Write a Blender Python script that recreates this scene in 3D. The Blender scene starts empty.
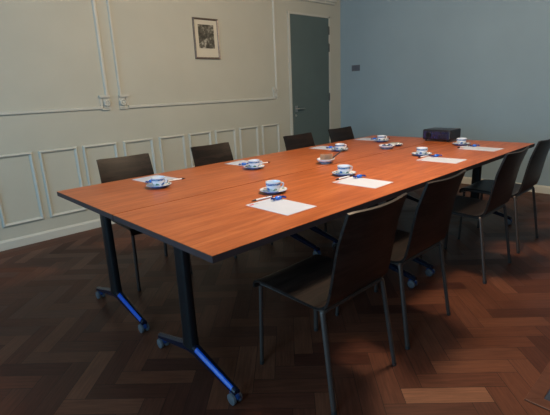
import bpy, bmesh, math, random
from mathutils import Vector, Matrix, noise

S = bpy.context.scene
COL = S.collection
random.seed(7)

# ------------------------------------------------------------------ camera
cam_d = bpy.data.cameras.new('camera')
cam = bpy.data.objects.new('camera', cam_d)
COL.objects.link(cam)
S.camera = cam
cr = Vector((0.7239610520625227, -0.6885047236325859, -0.04291434063506135))
cu = Vector((0.2119237505238305, 0.16277414816208455, 0.9636352529116091))
cb = Vector((-0.6564820782477148, -0.706728959521063, 0.26375264683759464))
M = Matrix((cr, cu, cb)).transposed().to_4x4()
M.translation = Vector((-0.781, -1.172, 1.2844))
cam.matrix_world = M
cam_d.sensor_width = 36.0
cam_d.lens = 427.3 / 550 * 36.0
cam_d.clip_start = 0.02

# ------------------------------------------------------------------ light
w = bpy.data.worlds.new('world')
S.world = w
w.use_nodes = True
w.node_tree.nodes['Background'].inputs[0].default_value = (0.30, 0.50, 1.0, 1)
w.node_tree.nodes['Background'].inputs[1].default_value = 0.5


def area(name, loc, look, sx, sy, power, color):
    d = bpy.data.lights.new(name, 'AREA')
    d.shape = 'RECTANGLE'
    d.size, d.size_y = sx, sy
    d.energy = power
    d.color = color
    o = bpy.data.objects.new(name, d)
    COL.objects.link(o)
    o.location = loc
    o.rotation_euler = (Vector(look) - Vector(loc)).to_track_quat('-Z', 'Y').to_euler()
    return o


# daylight through the windows of the wall behind the camera, and the warm ceiling fitting
XB, XF, YL, YR, ZC = -2.6, 4.784, 3.181, -2.9, 3.0
area('daylight_window_a', (XB - 0.02, 1.75, 1.65), (5, 1.75, 1.2), 1.3, 1.7, 40, (0.34, 0.70, 1.0))
area('daylight_window_b', (XB - 0.02, -0.9, 1.65), (5, -0.9, 1.2), 1.3, 1.7, 95, (0.38, 0.72, 1.0))
_d = bpy.data.lights.new('ceiling_lamp_light', 'POINT')
_d.energy = 205
_d.shadow_soft_size = 0.17
_d.color = (1.0, 0.77, 0.54)
_o = bpy.data.objects.new('ceiling_lamp_light', _d)
COL.objects.link(_o)
_o.location = (1.55, 0.0, 2.72)

S.view_settings.view_transform = 'Standard'
S.view_settings.look = 'None'
S.view_settings.gamma = 1
S.view_settings.use_curve_mapping = False
S.view_settings.exposure = 0.0

# ------------------------------------------------------------------ materials
class NT:
    def __init__(s, name):
        s.m = bpy.data.materials.new(name)
        s.m.use_nodes = True
        s.t = s.m.node_tree
        s.b = s.t.nodes['Principled BSDF']

    def n(s, typ, **kw):
        nd = s.t.nodes.new(typ)
        for k, v in kw.items():
            setattr(nd, k, v)
        return nd

    def l(s, a, b):
        s.t.links.new(a, b)

    def ramp(s, fac, stops):
        r = s.n('ShaderNodeValToRGB')
        cr_ = r.color_ramp
        while len(cr_.elements) < len(stops):
            cr_.elements.new(0.5)
        for e, (p, c) in zip(cr_.elements, stops):
            e.position = p
            e.color = (*c, 1)
        s.l(fac, r.inputs[0])
        return r.outputs[0]

    def noise(s, scale, detail=3, vec=None, rough=0.5):
        nd = s.n('ShaderNodeTexNoise')
        nd.inputs['Scale'].default_value = scale
        nd.inputs['Detail'].default_value = detail
        nd.inputs['Roughness'].default_value = rough
        if vec is not None:
            s.l(vec, nd.inputs['Vector'])
        return nd.outputs['Fac']

    def coords(s, scale=(1, 1, 1), kind='Object'):
        tc = s.n('ShaderNodeTexCoord')
        mp = s.n('ShaderNodeMapping')
        mp.inputs['Scale'].default_value = scale
        s.l(tc.outputs[kind], mp.inputs[0])
        return mp.outputs[0]

    def math(s, op, a, b=None):
        nd = s.n('ShaderNodeMath', operation=op)
        for i, v in enumerate((a, b)):
            if v is None:
                continue
            if isinstance(v, (int, float)):
                nd.inputs[i].default_value = v
            else:
                s.l(v, nd.inputs[i])
        return nd.outputs[0]

    def mix(s, fac, a, b, blend='MIX'):
        nd = s.n('ShaderNodeMix', data_type='RGBA', blend_type=blend)
        for i, v in ((0, fac), (6, a), (7, b)):
            if isinstance(v, (int, float)):
                nd.inputs[i].default_value = v
            elif isinstance(v, tuple):
                nd.inputs[i].default_value = (*v, 1)
            else:
                s.l(v, nd.inputs[i])
        return nd.outputs[2]

    def bump(s, h, strength, dist=0.002):
        nd = s.n('ShaderNodeBump')
        nd.inputs['Strength'].default_value = strength
        nd.inputs['Distance'].default_value = dist
        s.l(h, nd.inputs['Height'])
        s.l(nd.outputs[0], s.b.inputs['Normal'])


def varied(name, c, rough=0.5, var=0.12, scale=8, metal=0.0, spec=0.5, stretch=(1, 1, 1), bump=0.0):
    t = NT(name)
    f = t.noise(scale, 4, t.coords(stretch))
    lo = tuple(x * (1 - var) for x in c)
    hi = tuple(min(1, x * (1 + var)) for x in c)
    t.l(t.ramp(f, [(0.3, lo), (0.7, hi)]), t.b.inputs['Base Color'])
    t.b.inputs['Roughness'].default_value = rough
    t.b.inputs['Metallic'].default_value = metal
    t.b.inputs['Specular IOR Level'].default_value = spec
    if bump:
        t.bump(f, bump)
    return t.m


M_wall = varied('cream_wall_paint', (0.440, 0.450, 0.385), 0.75, 0.03, 2.5, bump=0.05)
M_near = varied('darkened_unseen_wall', (0.07, 0.045, 0.03), 0.6, 0.2, 4, stretch=(4, 4, .4))  # unseen near wall, colour made dark to cut bounce on the chair backs
M_wall_far = varied('blue_grey_wall_paint', (0.225, 0.315, 0.370), 0.8, 0.04, 1.5, bump=0.05)
M_trim = varied('cream_trim_paint', (0.49, 0.505, 0.455), 0.5, 0.03, 6)
M_ceil = varied('white_ceiling_paint', (0.50, 0.46, 0.40), 0.9, 0.03, 3)
M_door = varied('grey_green_door_paint', (0.085, 0.125, 0.125), 0.6, 0.05, 3)
M_edge = varied('dark_edge_band', (0.040, 0.024, 0.025), 0.6, 0.1, 20, spec=0.3)
M_black = varied('black_powder_coat', (0.005, 0.005, 0.006), 0.45, 0.15, 40, spec=0.3)
M_foot = varied('glossy_black_coat', (0.004, 0.007, 0.018), 0.25, 0.1, 30, spec=0.4)
M_reflection = varied('blue_reflection', (0.003, 0.055, 0.34), 0.3, 0.15, 30)  # base colour stands in for blue daylight reflected by the black foot
M_hood = varied('dark_blue_caster_hood', (0.006, 0.028, 0.11), 0.3, 0.15, 30)  # black hood coloured blue for the daylight it reflects
M_wheel = varied('grey_caster_rubber', (0.075, 0.08, 0.09), 0.5, 0.1, 60)
M_steel = varied('grey_chair_steel', (0.070, 0.056, 0.050), 0.45, 0.08, 30, metal=0.5, spec=0.3)
M_cap = varied('black_foot_plastic', (0.015, 0.015, 0.015), 0.5, 0.1, 50)
M_paper = varied('white_paper', (0.47, 0.53, 0.65), 0.7, 0.02, 20)
M_red = varied('red_print', (0.55, 0.06, 0.05), 0.6, 0.05, 30)
M_ink = varied('grey_print', (0.25, 0.27, 0.35), 0.6, 0.05, 30)
M_pen = varied('white_pen_plastic', (0.70, 0.74, 0.82), 0.25, 0.03, 30)
M_penb = varied('black_pen_plastic', (0.012, 0.012, 0.03), 0.3, 0.05, 30)
M_blue = varied('blue_sweet_wrapper', (0.015, 0.14, 0.62), 0.25, 0.35, 60, spec=0.8)
M_navy = varied('dark_blue_wrapper', (0.01, 0.04, 0.22), 0.3, 0.35, 60)
M_kraft = varied('brown_kraft_paper', (0.26, 0.155, 0.10), 0.7, 0.15, 40)
M_white = varied('white_plastic', (0.72, 0.72, 0.68), 0.3, 0.03, 20)
M_leaf = varied('pale_green_foil', (0.35, 0.48, 0.34), 0.35, 0.3, 60)
M_choc = varied('dark_brown_wrapper', (0.03, 0.02, 0.02), 0.4, 0.3, 50)
M_proj = varied('black_projector_plastic', (0.012, 0.012, 0.018), 0.32, 0.2, 30)
M_projf = varied('dark_blue_projector_front', (0.008, 0.013, 0.055), 0.18, 0.3, 30, spec=0.8)
M_lens = varied('dark_lens_glass', (0.01, 0.012, 0.03), 0.06, 0.1, 20, spec=0.9)
M_frame = varied('brown_silver_frame', (0.17, 0.14, 0.115), 0.4, 0.25, 40, metal=0.3)
M_mat = varied('cream_picture_mat', (0.56, 0.54, 0.44), 0.8, 0.02, 20)
M_switch = varied('dark_grey_switch_plastic', (0.085, 0.10, 0.13), 0.4, 0.05, 20)
M_chrome = varied('brushed_door_metal', (0.42, 0.42, 0.40), 0.3, 0.05, 40, metal=0.9)
M_hinge = varied('dark_hinge_metal', (0.06, 0.07, 0.07), 0.4, 0.1, 40, metal=0.5)
M_hatch = varied('dark_blue_mat_fibre', (0.02, 0.03, 0.05), 0.9, 0.3, 200)
M_hatchw = varied('red_brown_oak', (0.085, 0.030, 0.016), 0.4, 0.25, 9, stretch=(4, 1, 1), spec=0.25)
M_winf = varied('white_window_paint', (0.70, 0.70, 0.68), 0.4, 0.02, 10)


def m_table():
    t = NT('cherry_laminate')
    f = t.noise(3.0, 6, t.coords((0.9, 11, 1)), 0.6)
    g = t.noise(7.0, 5, t.coords((1.6, 40, 1)), 0.6)
    c1 = t.ramp(f, [(0.30, (0.31, 0.075, 0.018)), (0.5, (0.42, 0.112, 0.030)), (0.72, (0.54, 0.172, 0.054))])
    c2 = t.ramp(g, [(0.35, (0.72, 0.68, 0.66)), (0.62, (1, 1, 1))])
    t.l(t.mix(0.75, c1, c2, 'MULTIPLY'), t.b.inputs['Base Color'])
    t.b.inputs['Roughness'].default_value = 0.34
    t.b.inputs['Specular IOR Level'].default_value = 0.3
    return t.m


def m_wenge():
    t = NT('wenge_veneer')
    f = t.noise(5.0, 5, t.coords((0.8, 11, 11)), 0.65)
    t.l(t.ramp(f, [(0.45, (0.0055, 0.0040, 0.0035)), (0.56, (0.0165, 0.0105, 0.0085))]), t.b.inputs['Base Color'])
    t.b.inputs['Roughness'].default_value = 0.42
    t.b.inputs['Specular IOR Level'].default_value = 0.28
    t.bump(f, 0.15, 0.001)
    return t.m


def m_floor():
    t = NT('oak_parquet')
    uv = t.n('ShaderNodeUVMap', uv_map='plank')
    hl = t.n('ShaderNodeUVMap', uv_map='half')
    at = t.n('ShaderNodeAttribute', attribute_name='tone')
    a = t.n('ShaderNodeSeparateXYZ'); t.l(uv.outputs[0], a.inputs[0])
    b = t.n('ShaderNodeSeparateXYZ'); t.l(hl.outputs[0], b.inputs[0])
    ex = t.math('SUBTRACT', b.outputs[0], t.math('ABSOLUTE', a.outputs[0]))
    ey = t.math('SUBTRACT', b.outputs[1], t.math('ABSOLUTE', a.outputs[1]))
    e = t.math('MINIMUM', ex, ey)
    seam = t.math('LESS_THAN', e, 0.0011)
    sp = t.n('ShaderNodeSeparateColor'); t.l(at.outputs['Color'], sp.inputs[0])
    cmb = t.n('ShaderNodeCombineXYZ')
    t.l(t.math('MULTIPLY', a.outputs[0], 3.0), cmb.inputs[0])
    t.l(t.math('MULTIPLY', a.outputs[1], 42.0), cmb.inputs[1])
    t.l(t.math('MULTIPLY', sp.outputs[1], 60.0), cmb.inputs[2])
    g = t.noise(2.2, 6, cmb.outputs[0], 0.65)
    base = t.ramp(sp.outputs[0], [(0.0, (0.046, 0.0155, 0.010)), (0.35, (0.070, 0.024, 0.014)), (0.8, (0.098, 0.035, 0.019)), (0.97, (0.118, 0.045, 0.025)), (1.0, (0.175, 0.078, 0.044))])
    gr = t.ramp(g, [(0.3, (0.55, 0.52, 0.5)), (0.65, (1.1, 1.08, 1.05))])
    wide = t.ramp(t.noise(1.3, 3, t.coords()), [(0.35, (0.82, 0.82, 0.82)), (0.65, (1.1, 1.1, 1.1))])
    c = t.mix(1.0, t.mix(0.8, base, gr, 'MULTIPLY'), wide, 'MULTIPLY')
    c = t.mix(seam, c, (0.008, 0.005, 0.004))
    t.l(c, t.b.inputs['Base Color'])
    t.l(t.math('ADD', t.math('MULTIPLY', sp.outputs[2], 0.16), 0.34), t.b.inputs['Roughness'])
    t.b.inputs['Specular IOR Level'].default_value = 0.16
    t.bump(g, 0.12, 0.001)
    return t.m


def m_china(name, lo, hi, z0, z1, spots=0.5):
    """white china with a blue band between heights z0 and z1 and painted fruit below"""
    t = NT(name)
    tc = t.n('ShaderNodeTexCoord')
    s = t.n('ShaderNodeSeparateXYZ'); t.l(tc.outputs['Object'], s.inputs[0])
    v = t.n('ShaderNodeTexVoronoi'); v.inputs['Scale'].default_value = 34
    t.l(tc.outputs['Object'], v.inputs['Vector'])
    paint = t.math('LESS_THAN', v.outputs['Distance'], 0.30 + 0.2 * spots)
    vs = t.n('ShaderNodeSeparateColor'); t.l(v.outputs['Color'], vs.inputs[0])
    pc = t.ramp(vs.outputs[0], [(0.0, (0.03, 0.10, 0.40)), (0.3, (0.06, 0.20, 0.12)), (0.5, (0.74, 0.76, 0.80)), (0.80, (0.10, 0.30, 0.26)), (0.9, (0.35, 0.10, 0.09)), (1.0, (0.04, 0.14, 0.45))])
    zone = t.math('MULTIPLY', t.math('GREATER_THAN', s.outputs[2], lo), t.math('LESS_THAN', s.outputs[2], hi))
    c = t.mix(t.math('MULTIPLY', paint, zone), (0.62, 0.67, 0.76), pc)
    band = t.math('MULTIPLY', t.math('GREATER_THAN', s.outputs[2], z0), t.math('LESS_THAN', s.outputs[2], z1))
    dots = t.noise(130, 1, tc.outputs['Object'])
    bc = t.ramp(dots, [(0.38, (0.02, 0.09, 0.32)), (0.66, (0.30, 0.46, 0.58))])
    t.l(t.mix(band, c, bc), t.b.inputs['Base Color'])
    t.b.inputs['Roughness'].default_value = 0.12
    return t.m


def m_print():
    t = NT('engraving_print')
    f = t.noise(28, 5, t.coords(), 0.7)
    g = t.noise(9, 2, t.coords())
    c = t.ramp(t.math('MULTIPLY', t.math('ADD', f, g), 0.5), [(0.44, (0.035, 0.033, 0.024)), (0.53, (0.11, 0.105, 0.08)), (0.60, (0.42, 0.41, 0.34))])
    t.l(c, t.b.inputs['Base Color'])
    t.b.inputs['Roughness'].default_value = 0.5
    return t.m


M_table = m_table()
M_wenge = m_wenge()
M_floor = m_floor()
M_cup = m_china('painted_cup_china', 0.008, 0.032, 0.0365, 0.0480, 0.7)
M_plain = varied('white_china', (0.60, 0.68, 0.80), 0.15, 0.03, 20)
M_saucer = m_china('painted_saucer_china', 0.0085, 0.0150, 0.06, 0.07, 0.35)
M_under = varied('blue_china_underside', (0.16, 0.25, 0.60), 0.15, 0.3, 60)
M_bowl = m_china('blue_painted_bowl_china', 0.022, 0.03, 0.006, 0.020, 0.4)
M_print = m_print()
gl = NT('window_glass'); gl.b.inputs['Transmission Weight'].default_value = 1; gl.b.inputs['Roughness'].default_value = 0.0
gl.b.inputs['IOR'].default_value = 1.02
M_glass = gl.m


# ------------------------------------------------------------------ mesh helpers
def obj(name, bm, mat, parent=None, smooth=False, loc=None, rotz=0.0, bevel=0.0):
    me = bpy.data.meshes.new(name)
    bmesh.ops.recalc_face_normals(bm, faces=bm.faces[:])
    bm.to_mesh(me)
    bm.free()
    for m_ in (mat if isinstance(mat, (list, tuple)) else [mat]):
        me.materials.append(m_)
    if smooth:
        for p in me.polygons:
            p.use_smooth = True
        if smooth == 'auto':
            bmm = bmesh.new(); bmm.from_mesh(me)
            for e in bmm.edges:
                if len(e.link_faces) == 2 and e.calc_face_angle(0) > 0.7:
                    e.smooth = False
            bmm.to_mesh(me); bmm.free()
    o = bpy.data.objects.new(name, me)
    COL.objects.link(o)
    if parent:
        o.parent = parent
    if loc:
        o.location = loc
    o.rotation_euler = (0, 0, rotz)
    if bevel:
        md = o.modifiers.new('edge', 'BEVEL')
        md.width = bevel
        md.segments = 2
        md.limit_method = 'ANGLE'
    return o


def box(bm, x0, x1, y0, y1, z0, z1, mi=0):
    vs = [bm.verts.new((x, y, z)) for z in (z0, z1) for y in (y0, y1) for x in (x0, x1)]
    for f in ((0, 1, 3, 2), (4, 5, 7, 6), (0, 1, 5, 4), (2, 3, 7, 6), (0, 2, 6, 4), (1, 3, 7, 5)):
        bm.faces.new([vs[i] for i in f]).material_index = mi
    return vs


def prism(bm, poly, axis, a, b, mi=0):
    """poly in the two other axes, extruded along axis from a to b"""
    def mk(p, t):
        return {0: (t, p[0], p[1]), 1: (p[0], t, p[1]), 2: (p[0], p[1], t)}[axis]
    A = [bm.verts.new(mk(p, a)) for p in poly]
    B = [bm.verts.new(mk(p, b)) for p in poly]
    n = len(poly)
    bm.faces.new(A).material_index = mi
    bm.faces.new(B[::-1]).material_index = mi
    for i in range(n):
        bm.faces.new((A[i], A[(i + 1) % n], B[(i + 1) % n], B[i])).material_index = mi


def tube(bm, pts, r, seg=10, flat=1.0, up=(0, 0, 1), caps=True, mi=0):
    pts = [Vector(p) for p in pts]
    rs = r if isinstance(r, (list, tuple)) else [r] * len(pts)
    rings = []
    ref = Vector(up)
    prev = None
    for i, p in enumerate(pts):
        a = pts[max(i - 1, 0)]
        b = pts[min(i + 1, len(pts) - 1)]
        t = (b - a).normalized()
        if prev is None:
            n = ref.cross(t)
            if n.length < 1e-3:
                n = Vector((1, 0, 0)).cross(t)
        else:
            n = prev - t * prev.dot(t)
        n.normalize()
        prev = n
        q = t.cross(n)
        ring = []
        for k in range(seg):
            an = 2 * math.pi * k / seg
            ring.append(bm.verts.new(p + (n * math.cos(an) + q * math.sin(an) * flat) * rs[i]))
        rings.append(ring)
    for A, B in zip(rings, rings[1:]):
        for k in range(seg):
            bm.faces.new((A[k], A[(k + 1) % seg], B[(k + 1) % seg], B[k])).material_index = mi
    if caps:
        bm.faces.new(rings[0][::-1]).material_index = mi
        bm.faces.new(rings[-1]).material_index = mi


def lathe(bm, prof, seg=28, mi=0, z0=0, cx=0, cy=0, close=False):
    rings = []
    for r, z in prof:
        if r < 1e-6:
            rings.append([bm.verts.new((cx, cy, z + z0))])
        else:
            rings.append([bm.verts.new((cx + r * math.cos(2 * math.pi * k / seg), cy + r * math.sin(2 * math.pi * k / seg), z + z0)) for k in range(seg)])
    for j, (A, B) in enumerate(zip(rings, rings[1:])):
        m_ = mi[j] if isinstance(mi, (list, tuple)) else mi
        for k in range(seg):
            k2 = (k + 1) % seg
            if len(A) == 1 and len(B) == 1:
                continue
            if len(A) == 1:
                f = (A[0], B[k], B[k2])
            elif len(B) == 1:
                f = (A[k], A[k2], B[0])
            else:
                f = (A[k], A[k2], B[k2], B[k])
            bm.faces.new(f).material_index = m_


def bend(pts, rad, n=5):
    """round the inner corners of a polyline"""
    pts = [Vector(p) for p in pts]
    out = [pts[0]]
    for a, b, c in zip(pts, pts[1:], pts[2:]):
        u = (a - b).normalized() * rad
        v = (c - b).normalized() * rad
        for i in range(n + 1):
            t = i / n
            out.append((b + u) * (1 - t) ** 2 + b * 2 * t * (1 - t) + (b + v) * t ** 2)
    out.append(pts[-1])
    return out


def empty(name, loc=(0, 0, 0), rotz=0.0):
    o = bpy.data.objects.new(name, None)
    o.empty_display_size = 0.1
    COL.objects.link(o)
    o.location = loc
    o.rotation_euler = (0, 0, rotz)
    return o


def tag(o, label, cat, group=None):
    o['label'] = label
    o['category'] = cat
    if group:
        o['group'] = group
    return o


def struct(o):
    o['kind'] = 'structure'
    return o


def copy_tree(o, parent=None):
    c = o.copy()
    COL.objects.link(c)
    if parent:
        c.parent = parent
    for ch in list(o.children):
        copy_tree(ch, c)
    return c


# ------------------------------------------------------------------ floor
def clip(poly, x0, x1, y0, y1):
    def cut(ps, f, g):
        out = []
        for a, b in zip(ps, ps[1:] + ps[:1]):
            fa, fb = f(a), f(b)
            if fa >= 0:
                out.append(a)
            if (fa >= 0) != (fb >= 0):
                t = fa / (fa - fb)
                out.append((a[0] + (b[0] - a[0]) * t, a[1] + (b[1] - a[1]) * t))
        return out
    for f in (lambda p: p[0] - x0, lambda p: x1 - p[0], lambda p: p[1] - y0, lambda p: y1 - p[1]):
        if len(poly) < 3:
            return []
        poly = cut(poly, f, None)
    return poly


def build_floor():
    bm = bmesh.new()
    uv = bm.loops.layers.uv.new('plank')
    hf = bm.loops.layers.uv.new('half')
    tn = bm.loops.layers.float_color.new('tone')
    rng = random.Random(11)

    def plank(poly, cen, du, dv, hl_, hw_, light=None):
        poly = [p for i, p in enumerate(poly) if math.dist(p, poly[i - 1]) > 1e-5]
        if len(poly) < 3:
            return
        f = bm.faces.new([bm.verts.new((p[0], p[1], 0)) for p in poly])
        tone = rng.random() * .97 if light is None else light
        col = (tone, rng.random(), rng.random(), 1)
        for lp in f.loops:
            d = (lp.vert.co.x - cen[0], lp.vert.co.y - cen[1])
            lp[uv].uv = (d[0] * du[0] + d[1] * du[1], d[0] * dv[0] + d[1] * dv[1])
            lp[hf].uv = (hl_, hw_)
            lp[tn] = col
    B = 0.25
    X0, X1, Y0, Y1 = XB + B, XF - B, YR + B, YL - B
    W, L = 0.095, 0.365
    r2 = math.sqrt(0.5)
    a = (r2, -r2)
    b = (r2, r2)
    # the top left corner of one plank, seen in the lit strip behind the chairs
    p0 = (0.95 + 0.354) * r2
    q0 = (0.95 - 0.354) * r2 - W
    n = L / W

    def xy(p, q):
        return (a[0] * p + b[0] * q, a[1] * p + b[1] * q)
    for m_ in range(-40, 41):
        for k in range(-110, 111):
            for vert in (0, 1):
                if not vert:
                    pa, pb, qa, qb = k, k + n, k, k + 1
                else:
                    pa, pb, qa, qb = k + n, k + n + 1, k + 1 - n, k + 1
                pa, pb = pa + m_ * n, pb + m_ * n
                qa, qb = qa - m_ * n, qb - m_ * n
                pa, pb = p0 + pa * W, p0 + pb * W
                qa, qb = q0 + qa * W, q0 + qb * W
                c = xy((pa + pb) / 2, (qa + qb) / 2)
                if not (X0 - 0.4 < c[0] < X1 + 0.4 and Y0 - 0.4 < c[1] < Y1 + 0.4):
                    continue
                poly = clip([xy(pa, qa), xy(pb, qa), xy(pb, qb), xy(pa, qb)], X0, X1, Y0, Y1)
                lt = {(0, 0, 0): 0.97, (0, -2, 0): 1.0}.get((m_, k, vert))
                if vert:
                    plank(poly, c, b, a, L / 2, W / 2, lt)
                else:
                    plank(poly, c, a, b, L / 2, W / 2, lt)
    # border planks laid along the walls
    strips = [(0.0, 0.115), (0.115, 0.228), (0.228, 0.25)]
    for s0, s1 in strips:
        pl = 0.9 if s1 < 0.24 else 1.3
        lt = None if s1 < 0.24 else 0.9
        x = XB + s0
        k = 0
        while x < XF - s0 - 1e-4:
            xe = min(x + pl * rng.uniform(0.8, 1.2), XF - s0)
            for (ya, yb) in ((YL - s1, YL - s0), (YR + s0, YR + s1)):
                plank([(x, ya), (xe, ya), (xe, yb), (x, yb)], ((x + xe) / 2, (ya + yb) / 2), (1, 0), (0, 1), (xe - x) / 2, (yb - ya) / 2, lt if lt else rng.uniform(0.45, 0.75))
            x = xe
        y = YR + s1
        while y < YL - s1 - 1e-4:
            ye = min(y + pl * rng.uniform(0.8, 1.2), YL - s1)
            for (xa, xb_) in ((XF - s1, XF - s0), (XB + s0, XB + s1)):
                plank([(xa, y), (xb_, y), (xb_, ye), (xa, ye)], ((xa + xb_) / 2, (y + ye) / 2), (0, 1), (1, 0), (ye - y) / 2, (xb_ - xa) / 2, lt if lt else rng.uniform(0.45, 0.75))
            y = ye
    me = bpy.data.meshes.new('floor')
    for f in bm.faces:
        if f.normal.z < 0 or f.calc_center_median() is None:
            pass
    bm.normal_update()
    for f in bm.faces:
        if f.normal.z < 0:
            f.normal_flip()
    bm.to_mesh(me); bm.free()
    me.materials.append(M_floor)
    o = bpy.data.objects.new('floor', me)
    COL.objects.link(o)
    struct(o)


build_floor()

# ------------------------------------------------------------------ walls
bm = bmesh.new(); box(bm, XB - .12, XF + .12, YL, YL + .12, -.05, ZC + .1); struct(obj('wall_left', bm, M_wall))
bm = bmesh.new(); box(bm, XF, XF + .12, YR - .12, YL, -.05, ZC + .1); struct(obj('wall_right', bm, M_wall_far))
bm = bmesh.new(); box(bm, XB - .12, XF + .12, YR - .12, YR, -.05, ZC + .1); struct(obj('wall_near', bm, M_near))
bm = bmesh.new(); box(bm, XB - .12, XF + .12, YR - .12, YL + .12, ZC, ZC + .12); struct(obj('ceiling', bm, M_ceil))
# window wall behind the camera, with two openings
WIN = [(-1.6, -0.2), (1.05, 2.45)]
Z0, Z1 = 0.75, 2.55
bm = bmesh.new()
box(bm, XB - .12, XB, YR - .12, YL + .12, -.05, Z0)
box(bm, XB - .12, XB, YR - .12, YL + .12, Z1, ZC + .1)
ys = [YR - .12, WIN[0][0], WIN[0][1], WIN[1][0], WIN[1][1], YL + .12]
for i in (0, 2, 4):
    box(bm, XB - .12, XB, ys[i], ys[i + 1], Z0, Z1)
struct(obj('wall_back', bm, M_wall))
for i, (a, b) in enumerate(WIN):
    bm = bmesh.new()
    x0, x1 = XB - .005, XB + .02
    for (p, q, r, s) in ((a, a + .05, Z0, Z1), (b - .05, b, Z0, Z1), (a, b, Z0, Z0 + .05), (a, b, Z1 - .05, Z1), ((a + b) / 2 - .03, (a + b) / 2 + .03, Z0, Z1), (a, b, 1.95, 2.0)):
        box(bm, x0, x1, p, q, r, s)
    fr = struct(obj('window_%d' % (i + 1), bm, M_winf))


def vmould(bm, x, z0, z1, w_=.03, y=None):
    """half-round-ish moulding strip running up the left wall"""
    y = YL if y is None else y
    prism(bm, [(x - w_ / 2, y), (x - w_ / 2, y - .008), (x - w_ * .28, y - .020), (x + w_ * .28, y - .020), (x + w_ / 2, y - .008), (x + w_ / 2, y)], 2, z0, z1)


def hmould(bm, z, x0, x1, h=.03):
    prism(bm, [(YL, z - h / 2), (YL - .008, z - h / 2), (YL - .020, z - h * .25), (YL - .020, z + h * .28), (YL - .010, z + h / 2), (YL, z + h / 2)], 0, x0, x1)


n_trim = 0


def trim(bm, mat=None):
    global n_trim
    n_trim += 1
    return struct(obj('trim_%d' % n_trim, bm, mat or M_trim))


# dado panels: a frame of moulding each
xs = [-2.44, -2.045, -1.65, -1.255, -.86, -.465, -.070, .328, .724, 1.140, 1.552, 1.938, 2.312, 2.694, 3.082]
wd = {1.140: .340, 1.552: .328, 1.938: .315, 2.312: .318, 2.694: .318, 3.082: .322}
for x in xs:
    W_ = wd.get(x, .345)
    bm = bmesh.new()
    zb, zt = .205, .845
    m = .03
    # mitred picture-frame moulding swept round the rectangle
    prof = [(0, 0), (0, .008), (.006, .018), (.014, .022), (.022, .016), (m, .006), (m, 0)]
    cx0, cx1 = x, x + W_
    rings = []
    for (px, pz, sx, sz) in ((cx0, zb, 1, 1), (cx1, zb, -1, 1), (cx1, zt, -1, -1), (cx0, zt, 1, -1)):
        rings.append([bm.verts.new((px + sx * u, YL - v, pz + sz * u)) for u, v in prof])
    for i in range(4):
        A, B_ = rings[i], rings[(i + 1) % 4]
        for k in range(len(prof) - 1):
            bm.faces.new((A[k], A[k + 1], B_[k + 1], B_[k]))
    trim(bm)


def rosette(bm, x, z, r, y):
    prof = [(0, -.016), (r * .3, -.015), (r * .42, -.008), (r * .62, -.015), (r * .85, -.012), (r, 0)]
    seg = 16
    rings = []
    for rr, d in prof:
        if rr == 0:
            rings.append([bm.verts.new((x, y + d, z))])
        else:
            rings.append([bm.verts.new((x + rr * math.cos(2 * math.pi * k / seg) * (1 + .08 * (k % 2)), y + d, z + rr * math.sin(2 * math.pi * k / seg) * (1 + .08 * (k % 2)))) for k in range(seg)])
    for A, B_ in zip(rings, rings[1:]):
        for k in range(seg):
            k2 = (k + 1) % seg
            bm.faces.new((A[0], B_[k], B_[k2]) if len(A) == 1 else (A[k], A[k2], B_[k2], B_[k]))


def corner_block(bm, xv, sgn, zr=1.187):
    """xv: centre of the vertical moulding; the panel lies on the -sgn side"""
    def bx(a, b, c, d, t):
        box(bm, min(xv + sgn * a, xv + sgn * b), max(xv + sgn * a, xv + sgn * b), YL - t, YL, c, d)
    bx(-.085, .022, 1.293, 1.311, .032)      # little ledge
    bx(-.075, .016, 1.285, 1.293, .024)
    bx(-.045, .020, 1.186, 1.285, .012)      # block
    bx(-.078, -.052, 1.205, 1.285, .010)
    bx(-.070, .024, 1.170, 1.182, .022)      # lip
    rosette(bm, xv - sgn * .012, 1.236, .036, YL - .020)


# upper wall panels
bm = bmesh.new()
vmould(bm, 1.038, 1.311, 2.75, .036); corner_block(bm, 1.038, 1)
hmould(bm, 1.192, -1.4, .975, .034); vmould(bm, -1.4, 1.19, 2.75, .034); hmould(bm, 2.75, -1.4, 1.055)
trim(bm)
bm = bmesh.new()
vmould(bm, 1.178, 1.311, 2.75, .026); corner_block(bm, 1.178, -1)
hmould(bm, 1.184, 1.25, 3.335, .034); vmould(bm, 3.385, 1.285, 2.75, .030); hmould(bm, 2.75, 1.165, 3.4)
box(bm, 3.310, 3.350, YL - .028, YL, 1.275, 1.330)
box(bm, 3.335, 3.400, YL - .020, YL, 1.262, 1.280)
box(bm, 3.345, 3.395, YL - .012, YL, 1.175, 1.262)
box(bm, 3.318, 3.334, YL - .018, YL, 1.185, 1.275)
rosette(bm, 3.37, 1.215, .024, YL - .012)
trim(bm)
# moulding over the door
bm = bmesh.new()
box(bm, 3.70, 4.64, YL - .05, YL, 2.49, 2.52); box(bm, 3.72, 4.62, YL - .03, YL, 2.46, 2.49)
trim(bm)

# baseboards
def baseb(bm, axis, c, a, b, s):
    prof = [(c, 0), (c + s * .018, 0), (c + s * .018, .070), (c + s * .010, .083), (c, .088)]
    if axis == 0:
        prism(bm, prof, 0, a, b)
    else:
        A = [bm.verts.new((p[0], a, p[1])) for p in prof]
        B_ = [bm.verts.new((p[0], b, p[1])) for p in prof]
        bm.faces.new(A); bm.faces.new(B_[::-1])
        for i in range(len(prof)):
            j = (i + 1) % len(prof)
            bm.faces.new((A[i], A[j], B_[j], B_[i]))


bm = bmesh.new(); baseb(bm, 0, YL, XB, 3.63, -1); baseb(bm, 0, YL, 4.54, XF, -1); struct(obj('baseboard_left', bm, M_trim))
bm = bmesh.new(); baseb(bm, 1, XF, YR, YL - .02, -1); struct(obj('baseboard_right', bm, M_trim))

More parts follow.
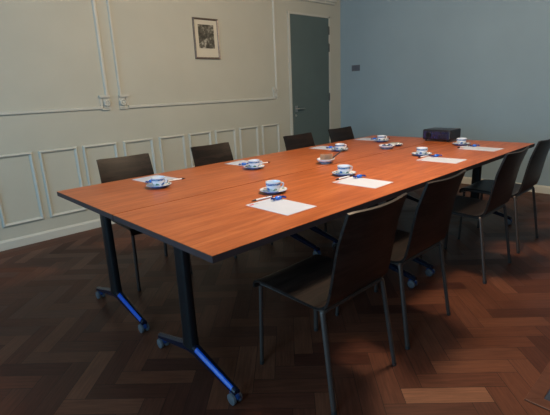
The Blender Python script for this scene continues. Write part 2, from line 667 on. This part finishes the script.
# door in the left wall: leaf and frame
bm = bmesh.new()
box(bm, 3.635, 3.672, YL - .018, YL, 0, 2.295)
box(bm, 4.496, 4.530, YL - .012, YL, 0, 2.295)
box(bm, 3.635, 4.530, YL - .012, YL, 2.274, 2.300)
trim(bm)
bm = bmesh.new(); box(bm, 3.674, 4.492, YL - .008, YL, .006, 2.270)
door = struct(obj('door_1', bm, M_door))
bm = bmesh.new()
box(bm, 3.735, 3.785, YL - .013, YL - .008, .975, 1.06)
tube(bm, bend([(3.76, YL - .010, 1.02), (3.76, YL - .055, 1.02), (3.89, YL - .055, 1.015)], .014), .009)
obj('door_handle', bm, M_chrome, door, 'auto')
bm = bmesh.new()
tube(bm, [(3.742, YL - .008, .925), (3.742, YL - .020, .925)], .017, 16)
obj('door_lock', bm, M_chrome, door, 'auto')
for z in (2.10, 1.863, 1.153, .35):
    bm = bmesh.new()
    tube(bm, [(4.494, YL - .014, z - .055), (4.494, YL - .014, z + .055)], .011, 10)
    tube(bm, [(4.494, YL - .014, z + .055), (4.494, YL - .014, z + .066)], [.006, .003], 8)
    obj('door_hinge', bm, M_hinge, door, 'auto')

# ------------------------------------------------------------------ folding tables
TH = .74
TL, TW = 1.724, .8285


def build_table():
    root = empty('folding_table')
    e = .004
    bm = bmesh.new()
    box(bm, .0, TL, .0, TW - .0095, TH - .0275, TH)
    obj('tabletop', bm, M_table, root)
    bm = bmesh.new()
    x0, x1, y0, y1 = -.0006, TL + .0004, -.0006, TW - .0089
    t_ = .0030
    for (a, b, c, d) in ((x0, x1, y0, y0 + t_), (x0, x1, y1 - t_, y1), (x0, x0 + t_, y0 + t_, y1 - t_), (x1 - .0012, x1, y0 + t_, y1 - t_)):
        box(bm, a, b, c, d, TH - .0285, TH - .0022)
    obj('edge_band', bm, M_edge, root)
    bm = bmesh.new()
    box(bm, .12, TL - .12, .30, .325, TH - .066, TH - .029)
    box(bm, .12, TL - .12, .505, .53, TH - .066, TH - .029)
    obj('support_beam', bm, M_black, root, bevel=.002)
    for xl in (.124, TL - .113):
        bm = bmesh.new()
        # upright column: rounded slab widening slightly to the foot
        rows = []
        for z, hx, hy in ((.135, .027, .042), (.20, .024, .040), (.66, .022, .038), (TH - .065, .022, .038)):
            ring = []
            for k in range(16):
                an = 2 * math.pi * k / 16
                c, s = math.cos(an), math.sin(an)
                ring.append(bm.verts.new((xl + hx * math.copysign(abs(c) ** .5, c), .428 + hy * math.copysign(abs(s) ** .5, s), z)))
            rows.append(ring)
        for A, B_ in zip(rows, rows[1:]):
            for k in range(16):
                bm.faces.new((A[k], A[(k + 1) % 16], B_[(k + 1) % 16], B_[k]))
        bm.faces.new(rows[0][::-1]); bm.faces.new(rows[-1])
        leg = obj('leg', bm, M_black, root, 'auto')
        bm = bmesh.new()
        box(bm, xl - .025, xl + .025, .08, .75, TH - .050, TH - .029)
        box(bm, xl - .030, xl + .030, .33, .50, TH - .066, TH - .048)
        obj('bracket', bm, M_black, leg, bevel=.003)
        bm = bmesh.new()
        # arched foot with a rounded back
        st = []
        for i in range(25):
            t = -1 + 2 * i / 24
            y = .414 + t * .325
            zt = .166 - .090 * abs(t) ** .95 if abs(t) > .06 else .161
            zb_ = zt - (.044 - .020 * abs(t))
            hw = .021 - .006 * abs(t)
            st.append([bm.verts.new((xl + dx * hw, y, z)) for dx, z in ((-1, zb_), (-1, zt - .010), (-.55, zt - .002), (0, zt), (.55, zt - .002), (1, zt - .010), (1, zb_))])
        for A, B_ in zip(st, st[1:]):
            for k in range(7):
                bm.faces.new((A[k], A[(k + 1) % 7], B_[(k + 1) % 7], B_[k]))
        bm.faces.new(st[0]); bm.faces.new(st[-1][::-1])
        fo = obj('foot', bm, M_foot, leg, 'auto')
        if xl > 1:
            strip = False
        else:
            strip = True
        bm = bmesh.new()  # blue reflection on the near arm, modelled as a coloured strip
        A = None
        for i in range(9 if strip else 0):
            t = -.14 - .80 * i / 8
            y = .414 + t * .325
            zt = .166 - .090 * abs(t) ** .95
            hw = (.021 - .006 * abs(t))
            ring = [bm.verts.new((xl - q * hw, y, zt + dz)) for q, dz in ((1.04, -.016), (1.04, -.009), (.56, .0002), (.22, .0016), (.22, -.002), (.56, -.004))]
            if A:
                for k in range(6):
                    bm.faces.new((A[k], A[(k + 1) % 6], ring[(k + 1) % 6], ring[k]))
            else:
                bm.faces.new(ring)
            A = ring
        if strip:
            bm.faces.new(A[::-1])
            obj('blue_reflection', bm, M_reflection, leg)['label'] = 'blue daylight reflection along the foot, built as a strip'
        else:
            bm.free()
        for yc in (.108, .720):
            bm = bmesh.new()
            tube(bm, [(xl, yc, .058), (xl, yc, .078)], .009, 10)
            # hood over the twin wheels
            for A0 in (0,):
                ringa, ringb = [], []
                for k in range(9):
                    an = math.pi * (.05 + .95 * k / 8)
                    ringa.append((yc + .030 * math.cos(an), .031 + .030 * math.sin(an)))
                prism(bm, ringa + [(yc - .012, .031), (yc + .012, .031)], 0, xl - .007, xl + .007)
            c = obj('caster', bm, M_hood, root, 'auto')
            bm = bmesh.new()
            for s in (-1, 1):
                tube(bm, [(xl + s * .008, yc, .0255), (xl + s * .011, yc, .0255), (xl + s * .022, yc, .0255), (xl + s * .025, yc, .0255)], [.022, .0255, .0255, .018], 20)
            obj('wheel', bm, M_wheel, c, 'auto')
    return root


tp = build_table()
tlab = ['reddish wooden table section whose sharp corner juts over the bare floor, by the nearest chair',
        'reddish wooden table section at the panelled wall side, nearer the camera, by the turned chair',
        'reddish wooden table section at the far end, open floor side, by the last two chairs',
        'reddish wooden table section at the far end, door side, holding the creamer dish']
for i, (x, y) in enumerate(((0, 0), (0, TW), (TL + .0016, 0), (TL + .0016, TW))):
    o = tp if i == 0 else copy_tree(tp)
    o.location = (x, y, 0)
    if i > 1:      # only the outer end of the assembled table carries the modelled blue reflections
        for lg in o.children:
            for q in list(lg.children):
                if q.name.startswith('blue_reflection'):
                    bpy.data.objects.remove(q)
    tag(o, tlab[i], 'table', 'conference tables pushed together')

# ------------------------------------------------------------------ chairs
def build_chair():
    root = empty('conference_chair')
    prof = []
    # side profile (y, z) of the bent plywood, from the front nose back and up
    pts = [(.247, .405), (.246, .428), (.225, .447), (.15, .452), (.0, .447), (-.10, .442), (-.150, .444), (-.185, .462), (-.203, .50), (-.220, .56), (-.248, .67), (-.278, .77), (-.306, .852)]
    # resample with catmull-rom
    P = [Vector((0, a, b)) for a, b in pts]
    sm = []
    for i in range(len(P) - 1):
        p0, p1, p2, p3 = P[max(i - 1, 0)], P[i], P[i + 1], P[min(i + 2, len(P) - 1)]
        for j in range(4):
            t = j / 4
            sm.append(.5 * ((2 * p1) + (-p0 + p2) * t + (2 * p0 - 5 * p1 + 4 * p2 - p3) * t * t + (-p0 + 3 * p1 - 3 * p2 + p3) * t ** 3))
    sm.append(P[-1])
    NX = 12
    T = .011

    def sheet(sub, name):
        bm = bmesh.new()
        top, bot = [], []
        for i, p in enumerate(sub):
            gi = sm.index(p)
            a = sm[max(gi - 1, 0)]
            b = sm[min(gi + 1, len(sm) - 1)]
            tg = (b - a).normalized()
            nrm = Vector((0, tg.z, -tg.y))   # towards the sitter
            if nrm.y < 0 and nrm.z < 0:
                nrm = -nrm
            f = gi / (len(sm) - 1)
            hw = .210 if p.z < .47 and p.y > -.12 else .210 - .012 * min(1, max(0, (p.z - .44) / .4))
            up = min(1, max(0, (p.z - .47) / .25))
            ra, rb = [], []
            for k in range(NX + 1):
                x = -hw + 2 * hw * k / NX
                cur = (x / hw) ** 2
                dy = .020 * up * cur
                zd = -.004 * (1 - up) * (1 - cur) * (1 if p.y > -.15 else 0)
                # rounded upper corners
                zt = .008 * up * cur - (.004 * cur ** 8 if gi == len(sm) - 1 else 0)
                q = Vector((x, p.y + dy, p.z + zd + zt))
                ra.append(bm.verts.new(q + nrm * 0))
                rb.append(bm.verts.new(q - nrm * T))
            top.append(ra); bot.append(rb)
        n_ = len(top)
        for i in range(n_ - 1):
            for k in range(NX):
                bm.faces.new((top[i][k], top[i][k + 1], top[i + 1][k + 1], top[i + 1][k]))
                bm.faces.new((bot[i][k], bot[i + 1][k], bot[i + 1][k + 1], bot[i][k + 1]))
            for k in (0, NX):
                bm.faces.new((top[i][k], top[i + 1][k], bot[i + 1][k], bot[i][k]))
        for i in (0, n_ - 1):
            for k in range(NX):
                bm.faces.new((top[i][k], top[i][k + 1], bot[i][k + 1], bot[i][k]))
        return obj(name, bm, M_wenge, root, 'auto')
    cut = next(i for i, p in enumerate(sm) if p.z > .50 and p.y < -.1)
    sheet(sm[:cut + 1], 'seat')
    sheet(sm[cut:], 'backrest')
    r = .0125
    zf = .428
    # four legs
    for s in (-1, 1):
        bm = bmesh.new()
        tube(bm, [(s * .226, -.243, .012), (s * .210, -.178, zf - .012), (s * .208, -.174, zf)], r, 10, .8)
        lg = obj('leg', bm, M_steel, root, 'auto')
        bm = bmesh.new(); tube(bm, [(s * .227, -.245, 0), (s * .226, -.243, .018)], .0128, 10, .85); obj('foot_cap', bm, M_cap, lg, 'auto')
        bm = bmesh.new()
        tube(bm, [(s * .200, .226, .012), (s * .190, .214, zf - .012)], r * .95, 10, .8)
        lg = obj('leg', bm, M_steel, root, 'auto')
        bm = bmesh.new(); tube(bm, [(s * .2005, .2265, 0), (s * .200, .226, .018)], .012, 10, .85); obj('foot_cap', bm, M_cap, lg, 'auto')
    bm = bmesh.new()
    tube(bm, bend([(-.2085, -.176, zf - .012), (-.206, -.172, zf + .003), (-.17, -.170, zf + .003)], .008, 3) + bend([(0, -.170, zf + .003), (.17, -.170, zf + .003), (.206, -.172, zf + .003), (.2085, -.176, zf - .012)], .006, 3), r, 10, .8)
    for s in (-1, 1):
        tube(bm, [(s * .186, -.172, zf - .004), (s * .186, -.10, zf - .003), (s * .186, .215, zf + .002)], r * .85, 8)
    tube(bm, [(-.188, .210, zf - .002), (.188, .210, zf - .002)], r * .85, 8)
    obj('seat_frame', bm, M_steel, root, 'auto')
    return root


cp = build_chair()
chairs = [
    (.585, .0, 0, 'dark wood chair nearest the camera, its back standing before the table\'s long edge'),
    (1.195, .02, 0, 'dark wood chair on the open floor side, second from the camera'),
    (2.190, .03, 0, 'dark wood chair on the open floor side, third from the camera'),
    (2.880, .05, 0, 'dark wood chair on the open floor side, by the table\'s far corner'),
    (.566, 1.662, 180 - 4, 'dark wood chair on the panelled wall side, the one turned slightly, nearest the camera'),
    (1.365, 1.64, 180, 'dark wood chair on the panelled wall side below the framed picture'),
    (2.32, 1.50, 180, 'dark wood chair on the panelled wall side, its back in front of the green door'),
    (3.03, 1.53, 180, 'dark wood chair furthest along the panelled wall side, before the room corner'),
]
for i, (x, y, a, lab) in enumerate(chairs):
    o = cp if i == 0 else copy_tree(cp)
    o.location = (x, y, 0)
    o.rotation_euler = (0, 0, math.radians(a))
    tag(o, lab, 'chair', 'conference chairs round the table')

# ------------------------------------------------------------------ place settings
def build_sheet():
    bm = bmesh.new(); box(bm, -.1, .1, -.148, .148, 0, .0012)
    o = obj('paper_sheet', bm, M_paper)
    bm = bmesh.new()
    box(bm, -.092, -.066, .118, .132, .0012, .0015)
    obj('red_logo', bm, M_red, o)
    bm = bmesh.new()
    box(bm, -.060, -.030, .1215, .124, .0012, .0014); box(bm, -.060, -.036, .1265, .129, .0012, .0014)
    obj('printed_line', bm, M_ink, o)
    return o


def build_pen():
    bm = bmesh.new()
    tube(bm, [(-.040, 0, .0055), (.052, 0, .0055), (.060, 0, .0055)], [.0050, .0052, .0045], 12)
    o = obj('ballpoint_pen', bm, M_pen, None, 'auto')
    bm = bmesh.new()
    tube(bm, [(-.068, 0, .0053), (-.063, 0, .0054), (-.052, 0, .0055), (-.040, 0, .0055)], [.0012, .0025, .0048, .0054], 12)
    obj('pen_tip', bm, M_penb, o, 'auto')
    bm = bmesh.new()
    tube(bm, [(.058, 0, .0055), (.070, 0, .0055)], [.0045, .0030], 12)
    box(bm, .022, .064, -.0016, .0016, .0098, .0122)
    obj('pen_clip', bm, M_penb, o)
    return o


def build_sweet():
    bm = bmesh.new()
    R_ = [(-.019, .003), (-.016, .0085), (-.008, .0108), (.008, .0108), (.016, .0085), (.019, .003)]
    tube(bm, [(x, 0, .011) for x, _ in R_], [r for _, r in R_], 14)
    o = obj('wrapped_sweet', bm, M_blue, None, True)
    for s in (-1, 1):
        bm = bmesh.new()
        # fanned twist of the wrapper
        c0 = [bm.verts.new((s * .018, y, z)) for y, z in ((-.003, .010), (.003, .010))]
        rows = [c0]
        fan = []
        for k in range(9):
            y = -.017 + .034 * k / 8
            fan.append(bm.verts.new((s * (.038 + .002 * math.cos(k * 2.2)), y, .010 + .005 * (1 if k % 2 else -1))))
        mid = []
        for k in range(9):
            y = (-.003 + .006 * k / 8)
            mid.append(bm.verts.new((s * .0175, y, .011 + .001 * (1 if k % 2 else -1))))
        for k in range(8):
            bm.faces.new((mid[k], mid[k + 1], fan[k + 1], fan[k]))
        bm.verts.ensure_lookup_table()
        for v in c0:
            bm.verts.remove(v)
        f = obj('wrapper_twist', bm, M_navy, o)
        md = f.modifiers.new('thick', 'SOLIDIFY'); md.thickness = .0008
    return o


def build_cup():
    bm = bmesh.new()
    lathe(bm, [(0, .004), (.020, .004), (.022, 0), (.027, 0), (.028, .004), (.035, .012), (.0395, .022), (.0408, .036), (.0420, .050), (.0430, .054), (.0420, .0545), (.0405, .052), (.0390, .036), (.0375, .025), (.033, .014), (.022, .0085), (0, .008)], 36, mi=[0] * 9 + [1] * 7)
    o = obj('coffee_cup', bm, [M_cup, M_plain], None, True)
    bm = bmesh.new()
    tube(bm, bend([(.0385, 0, .043), (.058, 0, .046), (.056, 0, .026), (.0375, 0, .017)], .008, 5), .0028, 8, 1.4)
    obj('handle', bm, M_plain, o, True)
    return o


def build_saucer():
    bm = bmesh.new()
    lathe(bm, [(0, .003), (.038, .003), (.040, 0), (.044, 0), (.046, .004), (.062, .009), (.077, .0155), (.078, .0168), (.0765, .0172), (.062, .0118), (.045, .0072), (.030, .0062), (0, .0062)], 40, mi=[1, 1, 1, 1, 1, 1, 1, 1, 0, 0, 0, 0, 0])
    return obj('saucer', bm, [M_saucer, M_under], None, True)


sheet0, pen0, sweet0, cup0, sauc0 = build_sheet(), build_pen(), build_sweet(), build_cup(), build_saucer()
used = set()


def put(proto, loc, rz, label, cat, group):
    o = proto if proto.name not in used else copy_tree(proto)
    used.add(proto.name)
    o.location = loc
    o.rotation_euler = (0, 0, rz)
    tag(o, label, cat, group)
    return o


near = ['first from the camera', 'second from the camera', 'third from the camera', 'nearest the far end']
# (paper centre, paper turn, sweet, sweet turn, pen centre, pen turn, cup)
RS = [((.612, .287), 0, (.685, .377), -8, (.640, .452), -6, (.792, .528)),
      ((1.282, .280), 2, (1.372, .368), -20, (1.300, .440), -3, (1.400, .508)),
      ((2.242, .262), 2, (2.344, .352), -25, (2.300, .433), -12, (2.370, .488)),
      ((2.925, .250), -3, (3.012, .340), -25, (2.935, .408), -18, (3.075, .482))]
LS = [((.575, 1.450), 4, (.500, 1.372), 0, (.635, 1.298), 176, (.462, 1.210)),
      ((1.345, 1.425), 5, (1.270, 1.365), -25, (1.400, 1.283), 176, (1.226, 1.192)),
      ((2.350, 1.430), 3, (2.335, 1.385), -25, (2.400, 1.288), 170, (2.256, 1.214)),
      ((3.100, 1.455), 3, (3.085, 1.405), -25, (3.160, 1.318), 170, (2.968, 1.246))]
for side, rows, base in (('open floor side', RS, 0), ('panelled wall side', LS, math.pi)):
    for i, (pc, pa, sc, sa, nc, na, cc) in enumerate(rows):
        wh = '%s of the table, %s' % (side, near[i])
        put(sheet0, (pc[0], pc[1], TH), base + math.radians(pa), 'white paper sheet on the ' + wh, 'paper', 'paper sheets set out on the table')
        ang = math.radians(na)
        dy = abs(nc[1] - pc[1])
        put(pen0, (nc[0], nc[1], TH + (.0014 if dy < .15 else .0002)), ang, 'slim pen by the paper, %s, %s' % (side, near[i]), 'pen', 'pens by the paper sheets')
        put(sweet0, (sc[0], sc[1], TH + .0015), math.radians(sa), 'blue wrapped sweet on paper, %s, %s' % (side, near[i]), 'sweet', 'blue sweets on the paper sheets')
        put(sauc0, (cc[0], cc[1], TH + (.0002 if base == 0 else .0014)), .4 * i, 'blue-edged white saucer on the ' + wh, 'saucer', 'saucers under the coffee cups')
        put(cup0, (cc[0], cc[1], TH + .0066 + (0 if base == 0 else .0012)), math.radians(-38 + 9 * i - (20 if base else 0)), 'painted white coffee cup on the ' + wh, 'cup', 'coffee cups on saucers')


# ------------------------------------------------------------------ bowls in the middle
def build_bowl(name, r, h):
    bm = bmesh.new()
    lathe(bm, [(0, .004), (r * .45, .004), (r * .47, 0), (r * .55, 0), (r * .58, .004), (r * .82, h * .42), (r * .95, h * .8), (r, h), (r * .97, h + .001), (r * .90, h * .8), (r * .76, h * .45), (r * .5, .010), (0, .009)], 36)
    return obj(name, bm, M_bowl, None, True)


b = build_bowl('sugar_bowl', .068, .036); b.location = (1.675, .890, TH + .0002)
tag(b, 'small blue and white bowl of brown sugar packets at the middle of the table', 'bowl', 'little bowls along the table middle')
for dx, dy, rz, lean, lab in ((-.022, .010, -40, .20, 'brown sugar packet standing at the left in the sugar bowl'), (.004, -.012, -50, -.10, 'brown sugar packet standing in the centre of the sugar bowl'), (.026, -.024, -35, .12, 'brown sugar packet standing at the right in the sugar bowl')):
    bm = bmesh.new()
    rings = []
    for z, t_ in ((0, .001), (.006, .003), (.028, .0055), (.052, .003), (.058, .001)):
        rings.append([bm.verts.new((x, y + lean * z, z)) for x, y in ((-.018, -t_), (.018, -t_), (.018, t_), (-.018, t_))])
    for A, B_ in zip(rings, rings[1:]):
        for k in range(4):
            bm.faces.new((A[k], A[(k + 1) % 4], B_[(k + 1) % 4], B_[k]))
    bm.faces.new(rings[0][::-1]); bm.faces.new(rings[-1])
    o = obj('sugar_packet', bm, M_kraft, None, 'auto', (1.675 + dx, .890 + dy, TH + .0125), math.radians(rz))
    tag(o, lab, 'sugar packet', 'sugar packets in the bowl')
bm = bmesh.new()
d = Vector((.070, -.050, .062))
tube(bm, [(0, 0, 0), d * .5, d * 1.0], [.004, .0045, .005], 8)
tube(bm, [d * 1.0, d * 1.06, d * 1.3, d * 1.42], [.005, .009, .013, .004], 10, .45)
o = obj('teaspoon', bm, M_hinge, None, 'auto', (1.695, .880, TH + .0135))
tag(o, 'dark spoon leaning out of the sugar bowl', 'spoon')

b = build_bowl('sweets_bowl', .072, .034); b.location = (2.555, .920, TH + .0002)
tag(b, 'small blue and white bowl of dark sweets beside the creamer dish', 'bowl', 'little bowls along the table middle')
for k in range(6):
    an = k * 1.05
    rr = 0 if k == 5 else .034
    bm = bmesh.new()
    tube(bm, [(-.013, 0, 0), (-.010, 0, 0), (.010, 0, 0), (.013, 0, 0)], [.003, .0085, .0085, .003], 10)
    o = obj('dark_sweet', bm, M_choc if k % 2 else M_navy, None, 'auto', (2.555 + rr * math.cos(an * 1.2), 0.920 + rr * math.sin(an * 1.2), TH + (.0305 if rr else .0215)), an)
    tag(o, 'dark wrapped sweet heaped in the small blue and white bowl', 'sweet', 'dark sweets in the bowl')
bm = bmesh.new()
lathe(bm, [(0, .003), (.034, .003), (.036, 0), (.040, 0), (.042, .004), (.056, .010), (.068, .018), (.0685, .0192), (.067, .0195), (.055, .0125), (.040, .0075), (0, .0065)], 36, mi=[1, 1, 1, 1, 1, 1, 1, 0, 0, 0, 0])
o = obj('creamer_dish', bm, [M_saucer, M_under], None, True, (2.770, .965, TH + .0002))
tag(o, 'flat blue and white dish of coffee creamers in front of the projector', 'dish')
for k, (dx, dy) in enumerate(((-.030, .006), (.002, .030), (.006, -.016), (.036, -.004))):
    bm = bmesh.new()
    lathe(bm, [(0, 0), (.0105, 0), (.0125, .003), (.0145, .016), (.0165, .017), (.0165, .018), (0, .0185)], 16)
    lo = TH + .0075
    o = obj('creamer_cup', bm, M_white, None, 'auto', (2.770 + dx, .965 + dy, lo))
    bm = bmesh.new(); lathe(bm, [(0, .0196), (.0168, .0190), (.0172, .0180), (.0165, .0178)], 16)
    box(bm, .014, .026, -.005, .005, .0180, .0190)
    obj('foil_lid', bm, M_leaf if k % 2 else M_white, o, 'auto')
    tag(o, 'tiny coffee creamer cup lying in the flat dish', 'creamer', 'creamer cups in the dish')

# ------------------------------------------------------------------ projector
pr = empty('projector', (3.300, .785, TH), math.radians(-4))
pr.scale = (.90, .98, 1.12)
# local: front face looks to -X, width along Y
bm = bmesh.new()
poly = [(-.105, .018), (-.105, .092), (-.095, .100), (.115, .103), (.125, .096), (.125, .020), (.115, .014), (-.095, .014)]
prism(bm, poly, 1, -.145, .145)
obj('housing', bm, M_proj, pr, bevel=.006)
bm = bmesh.new()
box(bm, -.1085, -.104, -.135, .135, .024, .084)
obj('front_panel', bm, M_projf, pr, bevel=.002)
bm = bmesh.new()
seg = 24
for (x0, x1, r0, r1) in ((-.109, -.122, .028, .026),):
    tube(bm, [(x0, .075, .054), (x1, .075, .054), (x1, .075, .054), (x1 + .008, .075, .054)], [r0, r1, r1 * .8, r1 * .75], seg)
obj('lens_ring', bm, M_proj, pr, 'auto')
bm = bmesh.new()
tube(bm, [(-.112, .075, .054), (-.117, .075, .054), (-.119, .075, .054)], [.020, .013, .004], seg)
obj('lens', bm, M_lens, pr, True)
bm = bmesh.new()
for k in range(7):
    box(bm, -.1105, -.108, -.125, -.03, .028 + k * .006, .031 + k * .006)
obj('vent_grille', bm, M_proj, pr)
bm = bmesh.new()
for k in range(4):
    box(bm, -.02 + k * .022, -.006 + k * .022, -.03, -.018, .1015, .1045)
obj('button', bm, M_switch, pr)
for (x, y) in ((-.085, .115), (-.085, -.115), (.10, .0)):
    bm = bmesh.new(); lathe(bm, [(0, .0003), (.011, .0003), (.012, .003), (.007, .006), (.007, .016), (0, .016)], 14)
    f = obj('foot', bm, M_cap, pr, 'auto', (x, y, 0))
tag(pr, 'black projector on the far end of the table by the blue-grey wall', 'projector')

# ------------------------------------------------------------------ picture, switch, mat well
pf = empty('framed_picture', (2.298, YL, 1.893))
bm = bmesh.new()
hx, hz, m, dp = .175, .221, .021, .022
prof = [(0, .001), (0, dp * .8), (.005, dp), (.014, dp * .8), (m, dp * .5), (m, .006), (m, .001)]
rings = []
for sx, sz in ((1, 1), (-1, 1), (-1, -1), (1, -1)):
    rings.append([bm.verts.new((-sx * (hx - u), -v, -sz * (hz - u))) for u, v in prof])
for i in range(4):
    A, B_ = rings[i], rings[(i + 1) % 4]
    n_ = len(prof)
    for k in range(n_):
        bm.faces.new((A[k], A[(k + 1) % n_], B_[(k + 1) % n_], B_[k]))
obj('frame', bm, M_frame, pf)
bm = bmesh.new(); box(bm, -hx + m - .002, hx - m + .002, -.006, -.002, -hz + m - .002, hz - m + .002); obj('mat', bm, M_mat, pf)
bm = bmesh.new(); box(bm, -.108, .108, -.0072, -.006, -.104, .152); obj('print', bm, M_print, pf)
tag(pf, 'small upright framed dark engraving with cream mat hanging on the panelled wall', 'picture')

bm = bmesh.new()
box(bm, XF - .010, XF, 2.815, 2.960, 1.517, 1.602)
o = obj('light_switch', bm, M_switch, None, bevel=.003)
for y in (2.852, 2.923):
    bm = bmesh.new(); prism(bm, [(0, -.030), (-.003, -.030), (-.006, .030), (0, .030)], 1, -.030, .030)
    k = obj('rocker', bm, M_switch, o, None, (XF - .010, y, 1.5595))
tag(o, 'dark grey double switch plate on the blue-grey wall near the corner', 'switch')

bm = bmesh.new()
X0, Y1_ = .965, -.760
X1_, Y0_ = 1.75, -1.35
t_ = .056
for poly in (((X0, Y1_), (X1_, Y1_), (X1_ - t_, Y1_ - t_), (X0 + t_, Y1_ - t_)), ((X0, Y0_), (X0 + t_, Y0_ + t_), (X0 + t_, Y1_ - t_), (X0, Y1_)),
             ((X0, Y0_), (X1_, Y0_), (X1_ - t_, Y0_ + t_), (X0 + t_, Y0_ + t_)), ((X1_, Y0_), (X1_, Y1_), (X1_ - t_, Y1_ - t_), (X1_ - t_, Y0_ + t_))):
    prism(bm, poly, 2, .0005, .006)
o = obj('floor_mat_frame', bm, M_hatchw, None, bevel=.0015)
tag(o, 'reddish wooden rim with mitred corner around a dark mat in the parquet', 'floor frame')
bm = bmesh.new(); box(bm, X0 + t_, X1_ - t_, Y0_ + t_, Y1_ - t_, .0005, .0035)
obj('mat_insert', bm, M_hatch, o)
